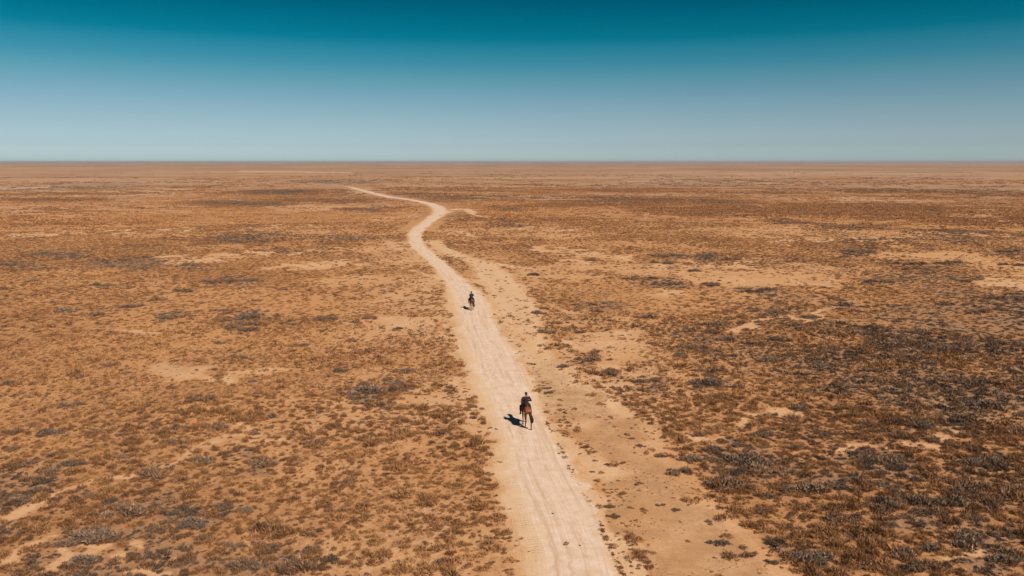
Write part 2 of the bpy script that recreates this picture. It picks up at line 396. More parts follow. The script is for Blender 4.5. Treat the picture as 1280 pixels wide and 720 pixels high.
M_ground = mat_ground(); M_track = mat_track(True); M_side = mat_track(False)
M_inst = mat_plant('dry_plant_blades', True); M_shrub = mat_plant('sagebrush_twigs', False)

# ------------------------------------------------------------------ mesh helpers
def np_mesh(name, V, Fc, mat, smooth=False):
    me = bpy.data.meshes.new(name)
    V = np.asarray(V, np.float32); Fc = np.asarray(Fc, np.int32)
    k = Fc.shape[1]
    me.vertices.add(len(V)); me.vertices.foreach_set('co', V.ravel())
    me.loops.add(Fc.size); me.loops.foreach_set('vertex_index', Fc.ravel())
    me.polygons.add(len(Fc)); me.polygons.foreach_set('loop_start', np.arange(0, Fc.size, k, dtype=np.int32))
    me.update(calc_edges=True); me.validate()
    if smooth: me.polygons.foreach_set('use_smooth', np.ones(len(me.polygons), bool))
    me.materials.append(mat); return me
def addattr(me, name, arr):
    a = me.attributes.new(name, 'FLOAT', 'POINT'); a.data.foreach_set('value', np.asarray(arr, np.float32))
def tag(o, label=None, cat=None, group=None, kind=None):
    if label: o['label'] = label
    if cat: o['category'] = cat
    if group: o['group'] = group
    if kind: o['kind'] = kind
    return o
def link(name, me, parent=None):
    o = bpy.data.objects.new(name, me); COL.objects.link(o)
    if parent is not None: o.parent = parent
    return o

# ------------------------------------------------------------------ ground
az = np.concatenate([np.linspace(-math.pi, -R(44), 60, endpoint=False), np.linspace(-R(44), R(44), 640), np.linspace(R(44), math.pi, 61)[1:-1]])
rad = [0.6, 2, 5, 8, 12, 16, 20, 24]
while rad[-1] < 26000:
    r = rad[-1]
    rad.append(r*(1.0085 if r < 700 else 1.03 if r < 3000 else 1.10))
rad = np.array(rad)
A, Rr = np.meshgrid(az, rad)
X = (np.sin(A)*Rr).ravel(); Y = (np.cos(A)*Rr).ravel()
na, nr = len(az), len(rad)
fl = fields(X, Y)
Z = relief(X, Y)
idx = np.arange(na*nr).reshape(nr, na)
nx = np.roll(idx, -1, axis=1)
quads = np.stack([idx[:-1], nx[:-1], nx[1:], idx[1:]], -1).reshape(-1, 4)[:, ::-1]
V = np.column_stack([X, Y, Z])
V = np.vstack([V, [0, 0, 0]])
me = np_mesh('ground', V, quads, M_ground, True)
for nme, key in (('pale', 'pale'), ('veg', 'veg'), ('grey', 'grey'), ('orange', 'orange'), ('bare', 'bare'), ('lane1', 'lane1')):
    addattr(me, nme, np.append(fl[key], 0))
addattr(me, 'far', np.append(sst(170, 420, fl['dist'])*.9, 0))
g = link('ground', me); tag(g, kind='structure')
# close the small disc under the camera
bm = bmesh.new(); bm.from_mesh(me); bm.verts.ensure_lookup_table()
c_ = bm.verts[na*nr]
for i in range(na):
    bm.faces.new((c_, bm.verts[(i+1) % na], bm.verts[i]))
bm.normal_update(); bm.to_mesh(me); bm.free()
if me.polygons[0].normal.z < 0: me.flip_normals()
for p_ in list(me.polygons)[:0]: pass

def sheet(name, path, zoff, mat, nlat=17, edge=0.25):
    t = np.gradient(path[:, :2], axis=0); t /= np.linalg.norm(t, axis=1)[:, None]
    nrm = np.column_stack([t[:, 1], -t[:, 0]])           # to the right
    L = np.concatenate([[0], np.cumsum(np.linalg.norm(np.diff(path[:, :2], axis=0), axis=1))])
    u = np.linspace(-1, 1, nlat)
    hwv = path[:, 2] + edge
    wl = (fbm(L, L*0, 3.2, 4, 41)-.5)*1.3; wr = (fbm(L, L*0+9, 3.2, 4, 42)-.5)*1.3
    off = u[None, :]*hwv[:, None] + np.where(u[None, :] < 0, -np.abs(u)[None, :]*wl[:, None], np.abs(u)[None, :]*wr[:, None])
    X = path[:, 0:1]+nrm[:, 0:1]*off; Y = path[:, 1:2]+nrm[:, 1:2]*off
    prof = 1-np.abs(u)**6
    Zt = zoff*(prof*0.8+.2)[None, :] + 0*X + (np.cos(u*math.pi*2.0)*-.012)[None, :]*0
    V = np.column_stack([X.ravel(), Y.ravel(), Zt.ravel()])
    n = len(path); ix = np.arange(n*nlat).reshape(n, nlat)
    q = np.stack([ix[:-1, :-1], ix[:-1, 1:], ix[1:, 1:], ix[1:, :-1]], -1).reshape(-1, 4)
    me = np_mesh(name, V, q, mat, True)
    ff = fields(V[:, 0], V[:, 1])
    addattr(me, 'pale', ff['pale']); addattr(me, 'bare', np.maximum(ff['bare'], .8*(1-np.abs(np.tile(u, n)))))
    addattr(me, 'lane1', ff['lane1']*(1 if mat is not M_track else .0)); addattr(me, 'lat', (np.tile(u, n)+1)/2); addattr(me, 'lng', np.repeat(L, nlat)); addattr(me, 'acr', off.ravel())
    if me.polygons[0].normal.z < 0: me.flip_normals()
    o = link(name, me); tag(o, kind='structure'); return o
sheet('dirt_track', TR, .03, M_track)
sheet('side_path', SD, .014, M_side)
sheet('connecting_path', ARCW[:-2], .008, M_side)

# ------------------------------------------------------------------ plants
def blades(base, direc, length, width, rg):
    """triangular blades: base points, unit directions, lengths, widths"""
    n = len(base)
    side = np.cross(direc, rg.normal(size=(n, 3))); side /= np.linalg.norm(side, axis=1)[:, None]+1e-9
    a = base - side*width[:, None]*.5; c = base + side*width[:, None]*.5
    tip = base + direc*length[:, None]
    V = np.stack([a, c, tip], 1).reshape(-1, 3)
    return V, np.arange(n*3).reshape(n, 3)
def unit(v): return v/(np.linalg.norm(v, axis=1)[:, None]+1e-9)
def tuft_mesh(name, nb, seed, mat, height=.34, w=.035, spread=.5):
    """grass tuft about 1 m wide: bunches of dry blades leaning outward"""
    rg = np.random.RandomState(seed)
    nc = rg.randint(3, 6)
    cc = rg.normal(size=(nc, 2))*.20; cr = rg.uniform(.16, .32, nc)
    k = rg.randint(0, nc, nb)
    rr = np.sqrt(rg.rand(nb)); th = rg.rand(nb)*2*math.pi
    bx = cc[k, 0]+np.cos(th)*rr*cr[k]; by = cc[k, 1]+np.sin(th)*rr*cr[k]
    top = height*(.25+.85*(1-rr**2))*(cr[k]/.27)*rg.uniform(.7, 1.15, nb)
    low = rg.rand(nb)**.6
    base = np.column_stack([bx, by, -.02+top*low*.6])
    lean = spread*(.3+1.2*rr)
    d = unit(np.column_stack([np.cos(th)*lean+rg.normal(size=nb)*.45, np.sin(th)*lean+rg.normal(size=nb)*.45, np.ones(nb)]))
    hgt = top*(1-low*.6)*rg.uniform(.7, 1.2, nb)+.04
    V, Fc = blades(base, d, hgt, w*rg.uniform(.6, 1.4, nb), rg)
    V[:, 2] = np.maximum(V[:, 2], -.03)
    return np_mesh(name, V, Fc, mat)
def bush_mesh(name, nb, seed, mat, w=.03, long=1.0, height=.42):
    """sagebrush about 1 m wide: several mounds of short stiff twigs"""
    rg = np.random.RandomState(seed)
    nc = rg.randint(11, 18)
    cx = rg.normal(size=nc)*.22*long; cy = rg.normal(size=nc)*.16
    cr = rg.uniform(.07, .20, nc); ch = height*rg.uniform(.35, 1.0, nc)*(cr/.2)**.5*(1-.5*np.minimum(np.hypot(cx/.5, cy/.4), 1))
    k = rg.choice(nc, nb, p=cr**2/np.sum(cr**2))
    v = unit(rg.normal(size=(nb, 3))); v[:, 2] = np.abs(v[:, 2])
    rr = rg.uniform(.15, 1.0, nb)**.5
    lump = 1+.35*np.sin(v[:, 0]*9+k*2.1)*np.cos(v[:, 1]*8+k)
    base = np.column_stack([cx[k]+v[:, 0]*cr[k]*rr*lump, cy[k]+v[:, 1]*cr[k]*rr*lump, v[:, 2]*ch[k]*rr*.85*lump])
    base[:, :2] += rg.normal(size=(nb, 2))*.025
    d = unit(v*.8+np.array([0, 0, .55])+rg.normal(size=(nb, 3))*.6)
    ln = rg.uniform(.03, .13, nb)
    V, Fc = blades(base, d, ln, w*rg.uniform(.5, 1.5, nb), rg)
    # woody stems from the root crowns
    ns = 40; kk = rg.randint(0, nc, ns)
    b2 = np.column_stack([cx[kk], cy[kk], -.03+0*cx[kk]])+rg.normal(size=(ns, 3))*[.03, .03, 0]
    d2 = unit(rg.normal(size=(ns, 3))*[.7, .7, .2]+[0, 0, .8])
    V2, F2 = blades(b2, d2, ch[kk]*1.0, np.full(ns, .02), rg)
    V = np.vstack([V, V2]); Fc = np.vstack([Fc, F2+nb*3])
    V[:, 2] = np.maximum(V[:, 2], -.04)
    return np_mesh(name, V, Fc, mat)

def make_stuff(name, pts, rot, scl, tint, bri, idx, variants, label, cat):
    me = bpy.data.meshes.new(name); me.vertices.add(len(pts)); me.vertices.foreach_set('co', np.asarray(pts, np.float32).ravel())
    for nm, arr in (('rot', rot), ('scl', scl)):
        a = me.attributes.new(nm, 'FLOAT_VECTOR', 'POINT'); a.data.foreach_set('vector', np.asarray(arr, np.float32).ravel())
    addattr(me, 'tint', tint); addattr(me, 'bri', bri)
    a = me.attributes.new('vidx', 'INT', 'POINT'); a.data.foreach_set('value', np.asarray(idx, np.int32))
    o = link(name, me)
    c = bpy.data.collections.new(name+' clumps')
    for v in variants: c.objects.link(bpy.data.objects.new('plant_clump', v))
    ng = bpy.data.node_groups.new(name+' scatter', 'GeometryNodeTree')
    ng.interface.new_socket('Geometry', in_out='INPUT', socket_type='NodeSocketGeometry')
    ng.interface.new_socket('Geometry', in_out='OUTPUT', socket_type='NodeSocketGeometry')
    N = ng.nodes; L = ng.links
    gi = N.new('NodeGroupInput'); go = N.new('NodeGroupOutput'); ip = N.new('GeometryNodeInstanceOnPoints'); ci = N.new('GeometryNodeCollectionInfo')
    ci.inputs['Collection'].default_value = c; ci.inputs['Separate Children'].default_value = True; ci.inputs['Reset Children'].default_value = True
    ip.inputs['Pick Instance'].default_value = True
    def na_(nm, ty):
        n = N.new('GeometryNodeInputNamedAttribute'); n.data_type = ty; n.inputs['Name'].default_value = nm; return n.outputs['Attribute']
    mp = N.new('GeometryNodeMeshToPoints')
    L.new(gi.outputs[0], mp.inputs['Mesh']); L.new(mp.outputs[0], ip.inputs['Points'])
    L.new(ci.outputs[0], ip.inputs['Instance']); L.new(na_('vidx', 'INT'), ip.inputs['Instance Index'])
    L.new(na_('rot', 'FLOAT_VECTOR'), ip.inputs['Rotation']); L.new(na_('scl', 'FLOAT_VECTOR'), ip.inputs['Scale'])
    L.new(ip.outputs[0], go.inputs[0])
    md = o.modifiers.new('scatter', 'NODES'); md.node_group = ng
    tag(o, label, cat, None, 'stuff'); return o

def sector(n, r0, r1, ang=41):
    r = np.sqrt(rs.uniform(r0*r0, r1*r1, n)); a = rs.uniform(-R(ang), R(ang), n)
    return np.sin(a)*r, np.cos(a)*r

TUFT = [tuft_mesh('dry_tuft', 240, 100+i, M_inst, .36, .034) for i in range(7)]
TUFT_S = [tuft_mesh('dry_tuft', 80, 130+i, M_inst, .36, .058) for i in range(6)]
BUSH_I = [bush_mesh('scrub_clump', 420, 160+i, M_inst, .045) for i in range(5)]
BUSH_S = [bush_mesh('scrub_clump', 150, 180+i, M_inst, .085) for i in range(5)]
def patch_mesh(name, seed, nt_, nb, w):
    rg = np.random.RandomState(seed); Vs = []; Fs = []; o = 0
    for i in range(nt_):
        a = rg.normal(size=2)*[1.5, 1.1]; r = rg.uniform(.35, .9)
        th = rg.rand(nb)*6.283; rr = np.sqrt(rg.rand(nb))
        base = np.column_stack([a[0]+np.cos(th)*rr*r*.6, a[1]+np.sin(th)*rr*r*.5, rg.rand(nb)*.1])
        d = unit(np.column_stack([np.cos(th)*.5, np.sin(th)*.5, np.ones(nb)])+rg.normal(size=(nb, 3))*.4)
        V, Fc = blades(base, d, rg.uniform(.25, .5, nb)*(r/.7), w*rg.uniform(.7, 1.3, nb), rg)
        Vs.append(V); Fs.append(Fc+o); o += len(V)
    return np_mesh(name, np.vstack(Vs), np.vstack(Fs), M_inst)
PATCH = [patch_mesh('scrub_patch', 200+i, 7, 14, .24) for i in range(8)]

def place(x, y, zoff=0.0):
    return np.column_stack([x, y, relief(x, y)+zoff])

# the grass strips beside the lanes, as polylines of the photograph
def strip_pts(poly, per_m, wid):
    pth = catmull(np.array([[*P(a, b), 0] for a, b in poly]), lambda a, b: np.linalg.norm(a-b)/.25)
    L = np.sum(np.linalg.norm(np.diff(pth[:, :2], axis=0), axis=1)); n = int(L*per_m)
    i = rs.randint(0, len(pth), n)
    return pth[i, 0]+rs.normal(size=n)*wid, pth[i, 1]+rs.normal(size=n)*wid*1.3
STRIPS = [([(b, a) for a, b in GRASSLINE], 17, .07), ([(b, a) for a, b in BL], 9.5, .36),
          ([(600,520),(612,560),(618,600),(628,640),(640,680),(652,730)], 2.2, .5), ([(573,440),(580,470),(590,500),(600,520)], 2.0, .3)]

def zone(cell, r0, r1, thin=1.0, ang=41):
    """one plant per jittered cell, where the plant cover allows it"""
    xm = math.sin(R(ang))*r1
    gx, gy = np.meshgrid(np.arange(-xm, xm, cell), np.arange(0, r1, cell))
    x = gx.ravel(); y = gy.ravel()
    x = x + rs.uniform(-.48, .48, x.size)*cell; y = y + rs.uniform(-.48, .48, y.size)*cell
    r = np.hypot(x, y); k = (r > r0) & (r < r1) & (np.abs(np.arctan2(x, y)) < R(ang)); x, y = x[k], y[k]
    f = fields(x, y); n = len(x)
    fine = fbm(x, y, max(1.3, cell*2.2), 3, 51)
    p = sst(.18, .60, f['veg'] + (fine-.5)*.7)
    p = np.maximum(p, .16*(fbm(x, y, 4, 2, 71) > .5)*(f['lane'] < .5)+.06)*thin
    p = np.where((f['lane'] > .5) & (f['py'] > 500) & (f['px'] < np.interp(f['py'], bly, blx)), 0, p)
    keep = (rs.rand(n) < p) & (np.abs(f['s']) > f['hw']+.15+np.where(f['dist'] > 200, 3.0+.012*(f['dist']-200), 0))
    return x[keep], y[keep], {k: v[keep] for k, v in f.items()}

def finish(name, zones, label, cat):
    allp = [np.concatenate([z[i] for z in zones]) for i in range(6)]
    return allp

# --- near tufts
def build_tufts():
    V = []; 
    za = zone(.60, 25, 92, .95); zb = zone(.33, 25, 92, .62)
    x = np.concatenate([za[0], zb[0]]); y = np.concatenate([za[1], zb[1]]); f = {k: np.concatenate([za[2][k], zb[2][k]]) for k in za[2]}
    lx, ly = sector(60000, 27, 92); lf = fields(lx, ly)
    kk = (lf['lane1'] > .3) & (fbm(lx, ly, 2.5, 3, 77) > .44) & (rs.rand(60000) < .9) & (np.abs(lf['s']) > lf['hw']+1.5); lx, ly = lx[kk], ly[kk]; lf = {k: v[kk] for k, v in lf.items()}
    small = np.concatenate([np.zeros(len(za[0])), np.ones(len(zb[0])), np.full(len(lx), 2)])
    x = np.concatenate([x, lx]); y = np.concatenate([y, ly]); f = {k: np.concatenate([f[k], lf[k]]) for k in f}
    sx, sy = [], []
    for poly, per, wid in STRIPS:
        a, b_ = strip_pts(poly, per, wid); sx.append(a); sy.append(b_)
    sx = np.concatenate(sx); sy = np.concatenate(sy)
    ns = len(sx)
    keep = fbm(sx, sy, 1.9, 2, 61) > .42; sx, sy = sx[keep], sy[keep]; ns = len(sx)
    fs = fields(sx, sy)
    n = len(x)
    big = fbm(x, y, 5, 3, 52)
    size = (rs.gamma(7, .068, n)*(.8+.8*(big-.3)) + .10)*(1+.30*f['right'])
    size = np.where(small > 0, rs.uniform(.10, .32, n), size)
    size = np.where(small > 1, rs.uniform(.05, .15, n), size)
    size = np.where(rs.rand(n) < .10, size*1.55, size)*(1+.12*f['lbot'])
    size = np.clip(size, .05, 1.35)
    tint = .25 + .45*(fbm(x, y, 2.4, 2, 53)-.5) + rs.normal(size=n)*.15 + .36*f['grey'] + .08*f['right'] + .10*f['lbot'] - .07*(1-f['right'])*(1-f['lbot'])
    bri = rs.uniform(.62, 1.12, n)*(1-.10*f['right'])*(1-.12*f['lbot'])
    size_s = np.clip(rs.gamma(4, .040, ns), .07, .5); tint_s = rs.uniform(.25, .55, ns); bri_s = rs.uniform(.7, 1.1, ns)
    X_ = np.concatenate([x, sx]); Y_ = np.concatenate([y, sy]); S = np.concatenate([size, size_s])
    T = np.clip(np.concatenate([tint, tint_s]), 0, .95); B = np.concatenate([bri, bri_s]); n = len(X_)
    scl = np.column_stack([S*rs.uniform(.8, 1.35, n), S*rs.uniform(.8, 1.2, n), S*rs.uniform(.75, 1.15, n)])
    isb = rs.rand(n) < np.clip((T-.42)*1.6, 0, .8)
    id_ = np.where(isb, 7+rs.randint(0, 5, n), rs.randint(0, 7, n))
    near = np.hypot(X_, Y_) < 60
    id_ = np.where(~near & ~isb, 12+rs.randint(0, 6, n), id_); id_ = np.where(~near & isb, 18+rs.randint(0, 5, n), id_)
    rot = np.column_stack([np.zeros(n), np.zeros(n), rs.uniform(0, 6.283, n)])
    make_stuff('dry_grass', place(X_, Y_), rot, scl, T, B, id_, TUFT+BUSH_I+TUFT_S+BUSH_S, 'dry orange-brown grass tufts and dwarf scrub covering the sand near the track', 'dry grass')
    return n
def build_mid():
    za = zone(.85, 92, 235, .95); zb = zone(.8, 92, 235, .5)
    x = np.concatenate([za[0], zb[0]]); y = np.concatenate([za[1], zb[1]]); f = {k: np.concatenate([za[2][k], zb[2][k]]) for k in za[2]}
    n = len(x); big = fbm(x, y, 8, 3, 54)
    size = np.clip(rs.gamma(5, .085, n)*(.8+.9*(big-.3))+.18, .2, 1.5)
    T = np.clip(.24 + .5*(fbm(x, y, 5, 3, 55)-.5) + rs.normal(size=n)*.13 + .48*f['grey'] + .08*f['right'] - .05*f['orange'], 0, .95)
    B = rs.uniform(.66, 1.14, n)*(1-.16*f['right'])
    scl = np.column_stack([size*rs.uniform(.9, 1.6, n), size*rs.uniform(.8, 1.2, n), size*rs.uniform(.6, .9, n)])
    isb = rs.rand(n) < np.clip((T-.40)*1.6, 0, .85)
    id_ = np.where(isb, 6+rs.randint(0, 5, n), rs.randint(0, 6, n))
    rot = np.column_stack([np.zeros(n), np.zeros(n), rs.uniform(-.6, .6, n)+math.pi*rs.randint(0, 2, n)])
    make_stuff('steppe_grass', place(x, y), rot, scl, T, B, id_, TUFT_S+BUSH_S, 'dry brown grass and scattered scrub on the plain beyond the riders', 'dry grass')
    return n
def build_far():
    x1, y1, f1 = zone(2.3, 235, 620, 1)
    x2, y2, f2 = zone(8.5, 620, 1500, 1)
    x = np.concatenate([x1, x2]); y = np.concatenate([y1, y2]); f = {k: np.concatenate([f1[k], f2[k]]) for k in f1}
    dark = sst(.42, .62, fbm(x*.6, y, 40, 4, 56))
    kp = (rs.rand(len(x)) < (1-.9*sst(330, 620, f['dist'])*(f['dist'] < 620))*(.25+.75*np.maximum(dark, f['grey']))*(1-.97*sst(400, 1150, f['dist'])))
    x, y = x[kp], y[kp]; f = {k: v[kp] for k, v in f.items()}
    n = len(x); s = rs.uniform(.6, 1.3, n)*(1+.7*sst(300, 1200, f['dist']))
    T = np.clip(.26 + .3*(dark[kp]-.5) + rs.normal(size=n)*.12 + .5*f['grey'] - .1*f['orange'], 0, .9)
    B = rs.uniform(.9, 1.25, n)
    scl = np.column_stack([s*rs.uniform(.9, 1.9, n), s, s*rs.uniform(.5, .9, n)])
    rot = np.column_stack([np.zeros(n), np.zeros(n), rs.uniform(-.4, .4, n)+math.pi*rs.randint(0, 2, n)])
    make_stuff('distant_scrub', place(x, y), rot, scl, T, B, rs.randint(0, 8, n), PATCH, 'distant low scrub and dry grass fading towards the horizon', 'scrub')
    return n
print('tufts', build_tufts(), 'mid', build_mid(), 'far', build_far())

# --- the 300 largest shrubs, each its own object: (px, py, width px[, dark])
SH = []
def addsh(lst): SH.extend(lst)
addsh([(132,459,20),(157,468,16),(297,448,22),(214,487,14),(249,504,38),(319,544,18),(272,537,36),(42,534,22),(86,509,28),(119,543,20),(93,584,34),(62,544,34),(218,557,34),(253,578,30),
 (187,595,46),(159,642,56),(210,628,34),(120,675,66),(241,656,36),(253,673,22),(307,638,24),(330,580,44),(280,634,30),(330,681,30),(365,708,60),(237,700,24),(307,708,40),(89,681,40),
 (27,627,26),(113,621,28),(16,564,20),(12,483,24),(15,543,28),(194,662,26),(291,681,24),(389,685,24),(105,702,40),(152,574,22),(128,660,28),(218,642,20)])
addsh([(1113,479,42),(1047,482,26),(1206,479,50),(1028,457,36),(1121,445,40),(956,542,32),(1000,509,24),(1152,531,34),(1020,536,18),(1103,536,16),(1127,538,16),(1142,560,20),(997,557,26),
 (1047,539,20),(1105,576,70),(1241,582,70),(1269,541,50),(1206,611,64),(1261,615,50),(1063,601,26),(1024,613,60),(981,613,24),(934,576,60),(963,590,60),(899,605,50),(931,611,26),(1133,630,64),
 (1191,630,40),(1222,648,26),(1047,653,42),(1109,660,28),(1168,689,36),(938,695,28),(965,704,18),(1016,700,50),(1214,681,50),(1261,704,50),(899,681,28),(950,640,18),(1074,697,26),(1152,712,40),
 (1129,697,36),(1230,510,50),(888,477,26),(958,623,26),(1191,502,20),(1249,669,30),(1051,665,22)])
addsh([(800,477,18),(818,474,16),(873,463,16),(899,463,18),(880,480,40),(913,445,22),(962,451,32),(998,459,18),(760,463,24),(847,498,11),(896,494,12),(970,491,12),(987,492,12),(817,515,10),
 (833,524,16),(914,524,16),(893,535,20),(873,544,20),(853,547,17),(953,543,28),(922,556,20),(790,549,10),(800,558,14),(893,562,28),(860,575,34),(831,571,18),(933,573,44),(900,584,16),
 (851,591,36),(758,581,9),(924,590,28)])
addsh([(727,415,15),(762,401,10),(680,386,14),(672,392,22),(682,416,24),(667,345,18),(740,380,10),(805,351,44),(787,351,20),(841,356,18),(867,339,18),(837,320,36),(882,321,26),(827,329,30),
 (887,355,26),(875,414,46),(890,406,26),(867,434,40),(850,444,20),(735,450,34),(762,449,10),(760,467,30),(702,459,18),(781,389,9),(810,396,30),(740,325,16),(887,464,16)])
addsh([(407,400,32),(310,397,30),(315,407,36),(445,404,14),(462,399,20),(496,411,15),(379,433,16),(439,426,16),(425,466,20),(505,466,30),(497,480,16),(460,491,48),(500,489,20),(515,487,9),
 (502,512,18),(545,485,11),(590,509,14),(317,544,18),(425,536,12),(450,506,14),(562,549,12),(580,541,10),(512,544,9),(380,540,9),(304,449,14),(452,530,10),(407,487,14),(315,479,12)])
addsh([(128,357,34),(156,355,12),(42,352,14),(278,351,50),(316,351,20),(167,386,32),(198,377,24),(295,400,55),(302,412,50),(273,430,14),(406,400,30),(354,362,14),(321,376,14),(252,380,14),
 (229,365,30),(120,395,25),(83,390,34),(66,379,14),(69,318,50),(17,331,36),(236,332,22),(205,398,20),(7,362,20)])
addsh([(908,424,28),(887,416,18),(901,405,36),(956,391,40),(974,424,30),(946,430,30),(1012,398,20),(910,389,10),(890,357,18),(953,364,50),(1074,315,40),(1137,331,50),(1186,329,40),(1227,391,30),
 (1182,381,20),(1206,351,16),(1262,315,36),(1265,332,30),(1262,374,60),(1085,417,20),(1151,416,34),(1054,433,44),(1130,430,60),(1193,433,60),(1255,430,60),(1054,383,30),(1050,376,16),
 (1099,353,40),(1095,409,24),(915,325,30)])
addsh([(762,634,15),(768,646,18),(740,590,8),(825,632,14),(620,620,7),(619,643,8),(614,673,9),(613,686,9),(630,673,8),(612,704,8),(684,486,12),(686,492,14),(845,638,14)])
UNIQUE = {(762,634):'dark grey shrub on bare sand right of the track, above another one touching it',
 (768,646):'dark low shrub on bare sand right of the track, directly below another dark shrub',
 (907,609):'big grey dome', (460,491):'widest grey shrub left of the track between the two riders',
 (590,509):'lone olive-brown shrub on the left edge of the track beside the nearer rider',
 (684,486):'upper half of the dark scrub clump on the right track edge above the nearer rider',
 (686,492):'lower half of the dark scrub clump on the right track edge beside the nearer rider',
 (825,632):'left one of two small dark shrubs on the bare sand right of the track',
 (845,638):'right one of two small dark shrubs on the bare sand right of the track',
 (128,357):'dark oblong shrub standing alone in the orange grass far left of the farther rider',
 (545,485):'small dark shrub left of the track, up the verge from the lone olive-brown one',
 (727,415):'dark grey shrub in brown grass right of the farther rider',
 (735,450):'grey shrub on sandy ground right of the side path, level between the two riders',
 (899,605):'largest grey sagebrush dome beside the bare sand, lower right',
 (873,544):'very dark compact shrub just beyond the right edge of the bare sand',
 (953,543):'blackish shrub with brown grass behind it in the scrub right of the bare sand',
 (1105,576):'long grey-brown shrub mass in the middle of the right scrub',
 (1133,630):'wide dark sagebrush mound with a bare orange patch below it, lower right',
 (159,642):'large dark tangled shrub in the lower left grass',
 (120,675):'long blue-grey shrub bank in the lower left grass',
 (365,708):'wide dark shrub at the bottom edge of the picture left of the track',
 (938,695):'small dark shrub at the edge of the bare sand near the bottom right',
 (805,351):'long bluish shrub band beyond the side path, right of the farther rider',
 (295,400):'upper one of two long parallel grey shrub bands left of the farther rider',
 (302,412):'lower one of two long parallel grey shrub bands left of the farther rider',
 (278,351):'thin dark line of scrub in orange grass far left beyond the riders'}
NV = 9
SHV = [bush_mesh('sagebrush', 2300, 300+i, M_shrub, .030, 1.0, .38) for i in range(NV)]
ext = []
for v in SHV:
    c_ = np.empty(len(v.vertices)*3, np.float32); v.vertices.foreach_get('co', c_); c_ = c_.reshape(-1, 3); ext.append(np.ptp(c_[:, 0]))
items = []
for s_ in SH:
    px, py, w = s_
    x, y = P(px, py)
    dep = math.hypot(y, H)
    wm = w/F*dep*cp
    nsplit = max(1, int(math.ceil(wm/3.4)))
    nsplit = min(nsplit, 4)
    for k in range(nsplit):
        ox = (k-(nsplit-1)/2)*wm/nsplit
        items.append((x+ox, y+(0 if nsplit == 1 else random.uniform(-1, 1)), min(wm/nsplit*1.12, 4.2), px, py, w, nsplit))
items.sort(key=lambda t: -t[2]/math.hypot(t[0], t[1]))
items = items[:300]
# fill up to 300 where the scrub is dense
if len(items) < 300:
    fx, fy = sector(4000, 30, 110, 36); ff = fields(fx, fy)
    ok = [i for i in range(4000) if ff['grey'][i] > .35 and ff['veg'][i] > .35 and ff['py'][i] < 730][:300-len(items)]
    for i in ok: items.append((fx[i], fy[i], random.uniform(.5, 1.5), ff['px'][i], ff['py'][i], 0, 1))
zz = relief(np.array([i[0] for i in items]), np.array([i[1] for i in items]))
print('shrubs', len(items))
def zone_of(px, py):
    if px > 640:
        if py > 560: return 'low grey-brown sagebrush in the dense scrub at the lower right', 'sagebrush in the lower right scrub'
        if py > 440: return 'grey-brown shrub in the scrub level with the nearer rider, right of the track', 'sagebrush right of the nearer rider'
        return 'small grey shrub on the plain right of and beyond the farther rider', 'shrubs on the far right plain'
    if py > 560: return 'low brown-grey shrub among dry tufts at the lower left', 'shrubs in the lower left grass'
    if py > 440: return 'small dark shrub in the tufted grass left of the track, level with the nearer rider', 'shrubs left of the nearer rider'
    return 'small grey shrub on the orange plain left of and beyond the farther rider', 'shrubs on the far left plain'
for i, (x, y, wm, px, py, w, ns) in enumerate(items):
    k = random.randrange(NV)
    o = link('sagebrush', SHV[k])
    s = wm/ext[k]
    sy = s*random.uniform(.75, 1.1)
    sz = min(s*random.uniform(.85, 1.25), 1.9)
    o.location = (x, y, float(zz[i])); o.scale = (s, sy, sz)
    o.rotation_euler = (0, 0, random.choice((0, math.pi))+random.uniform(-.3, .3))
    dark = random.random()
    t = random.uniform(.54, .84) if (px > 640 or dark > .45) else random.uniform(.50, .75)
    if (round(px), round(py)) in ((590, 509),): t = .60
    o.color = (t, random.uniform(.55, 1.0), 0, 1)
    lab = UNIQUE.get((px, py)) if ns == 1 else None
    zl, zg = zone_of(px, py)
    if lab: tag(o, lab, 'shrub', zg)
    else: tag(o, zl, 'shrub', zg)

# ------------------------------------------------------------------ stones and the far post
def mat_simple(name, col, rough=.8, var=.25, scale=8, spec=.2, metallic=0):
    m, nt = newmat(name); b = NB(nt)
    pos = b.n('ShaderNodeTexCoord').outputs['Object']
    n = b.noise(pos, scale, 4, .6)
    c = b.mix(b.mapr(n, .3, .7), tuple(v*(1-var) for v in col), tuple(min(1, v*(1+var)) for v in col))
    b.out(c, rough, b.bump(n, .01, .4), spec, metallic); return m
M_stone = mat_simple('brown_stone', (.20, .12, .075), .95)
for (px, py, r, lab) in [(708,681,.10,'brown stone lying in the middle of the track near the bottom, largest there'),(725,683,.05,'small stone on the track just right of the largest stone'),
                    (691,643,.05,'pebble-sized stone on the pale track higher up than the others'),(790,536,.10,'small dark stone on the bare sand right of the side path')]:
    bm = bmesh.new(); bmesh.ops.create_icosphere(bm, subdivisions=3, radius=r)
    for v in bm.verts:
        q = v.co.normalized(); k = 1+.22*math.sin(q.x*4+px)+.18*math.cos(q.y*5+py)+.1*math.sin(q.z*7)
        v.co = Vector((v.co.x*k*1.2, v.co.y*k, v.co.z*k*.65))
    me = bpy.data.meshes.new('stone'); bm.to_mesh(me); bm.free(); me.materials.append(M_stone)
    for p_ in me.polygons: p_.use_smooth = True
    o = link('stone', me); x, y = P(px, py); o.location = (x, y, float(relief(np.array([x]), np.array([y]))[0])+r*.35+(.03 if px < 740 else 0)); o.rotation_euler.z = px
    tag(o, lab, 'stone', 'stones on the track' if px < 740 else None)

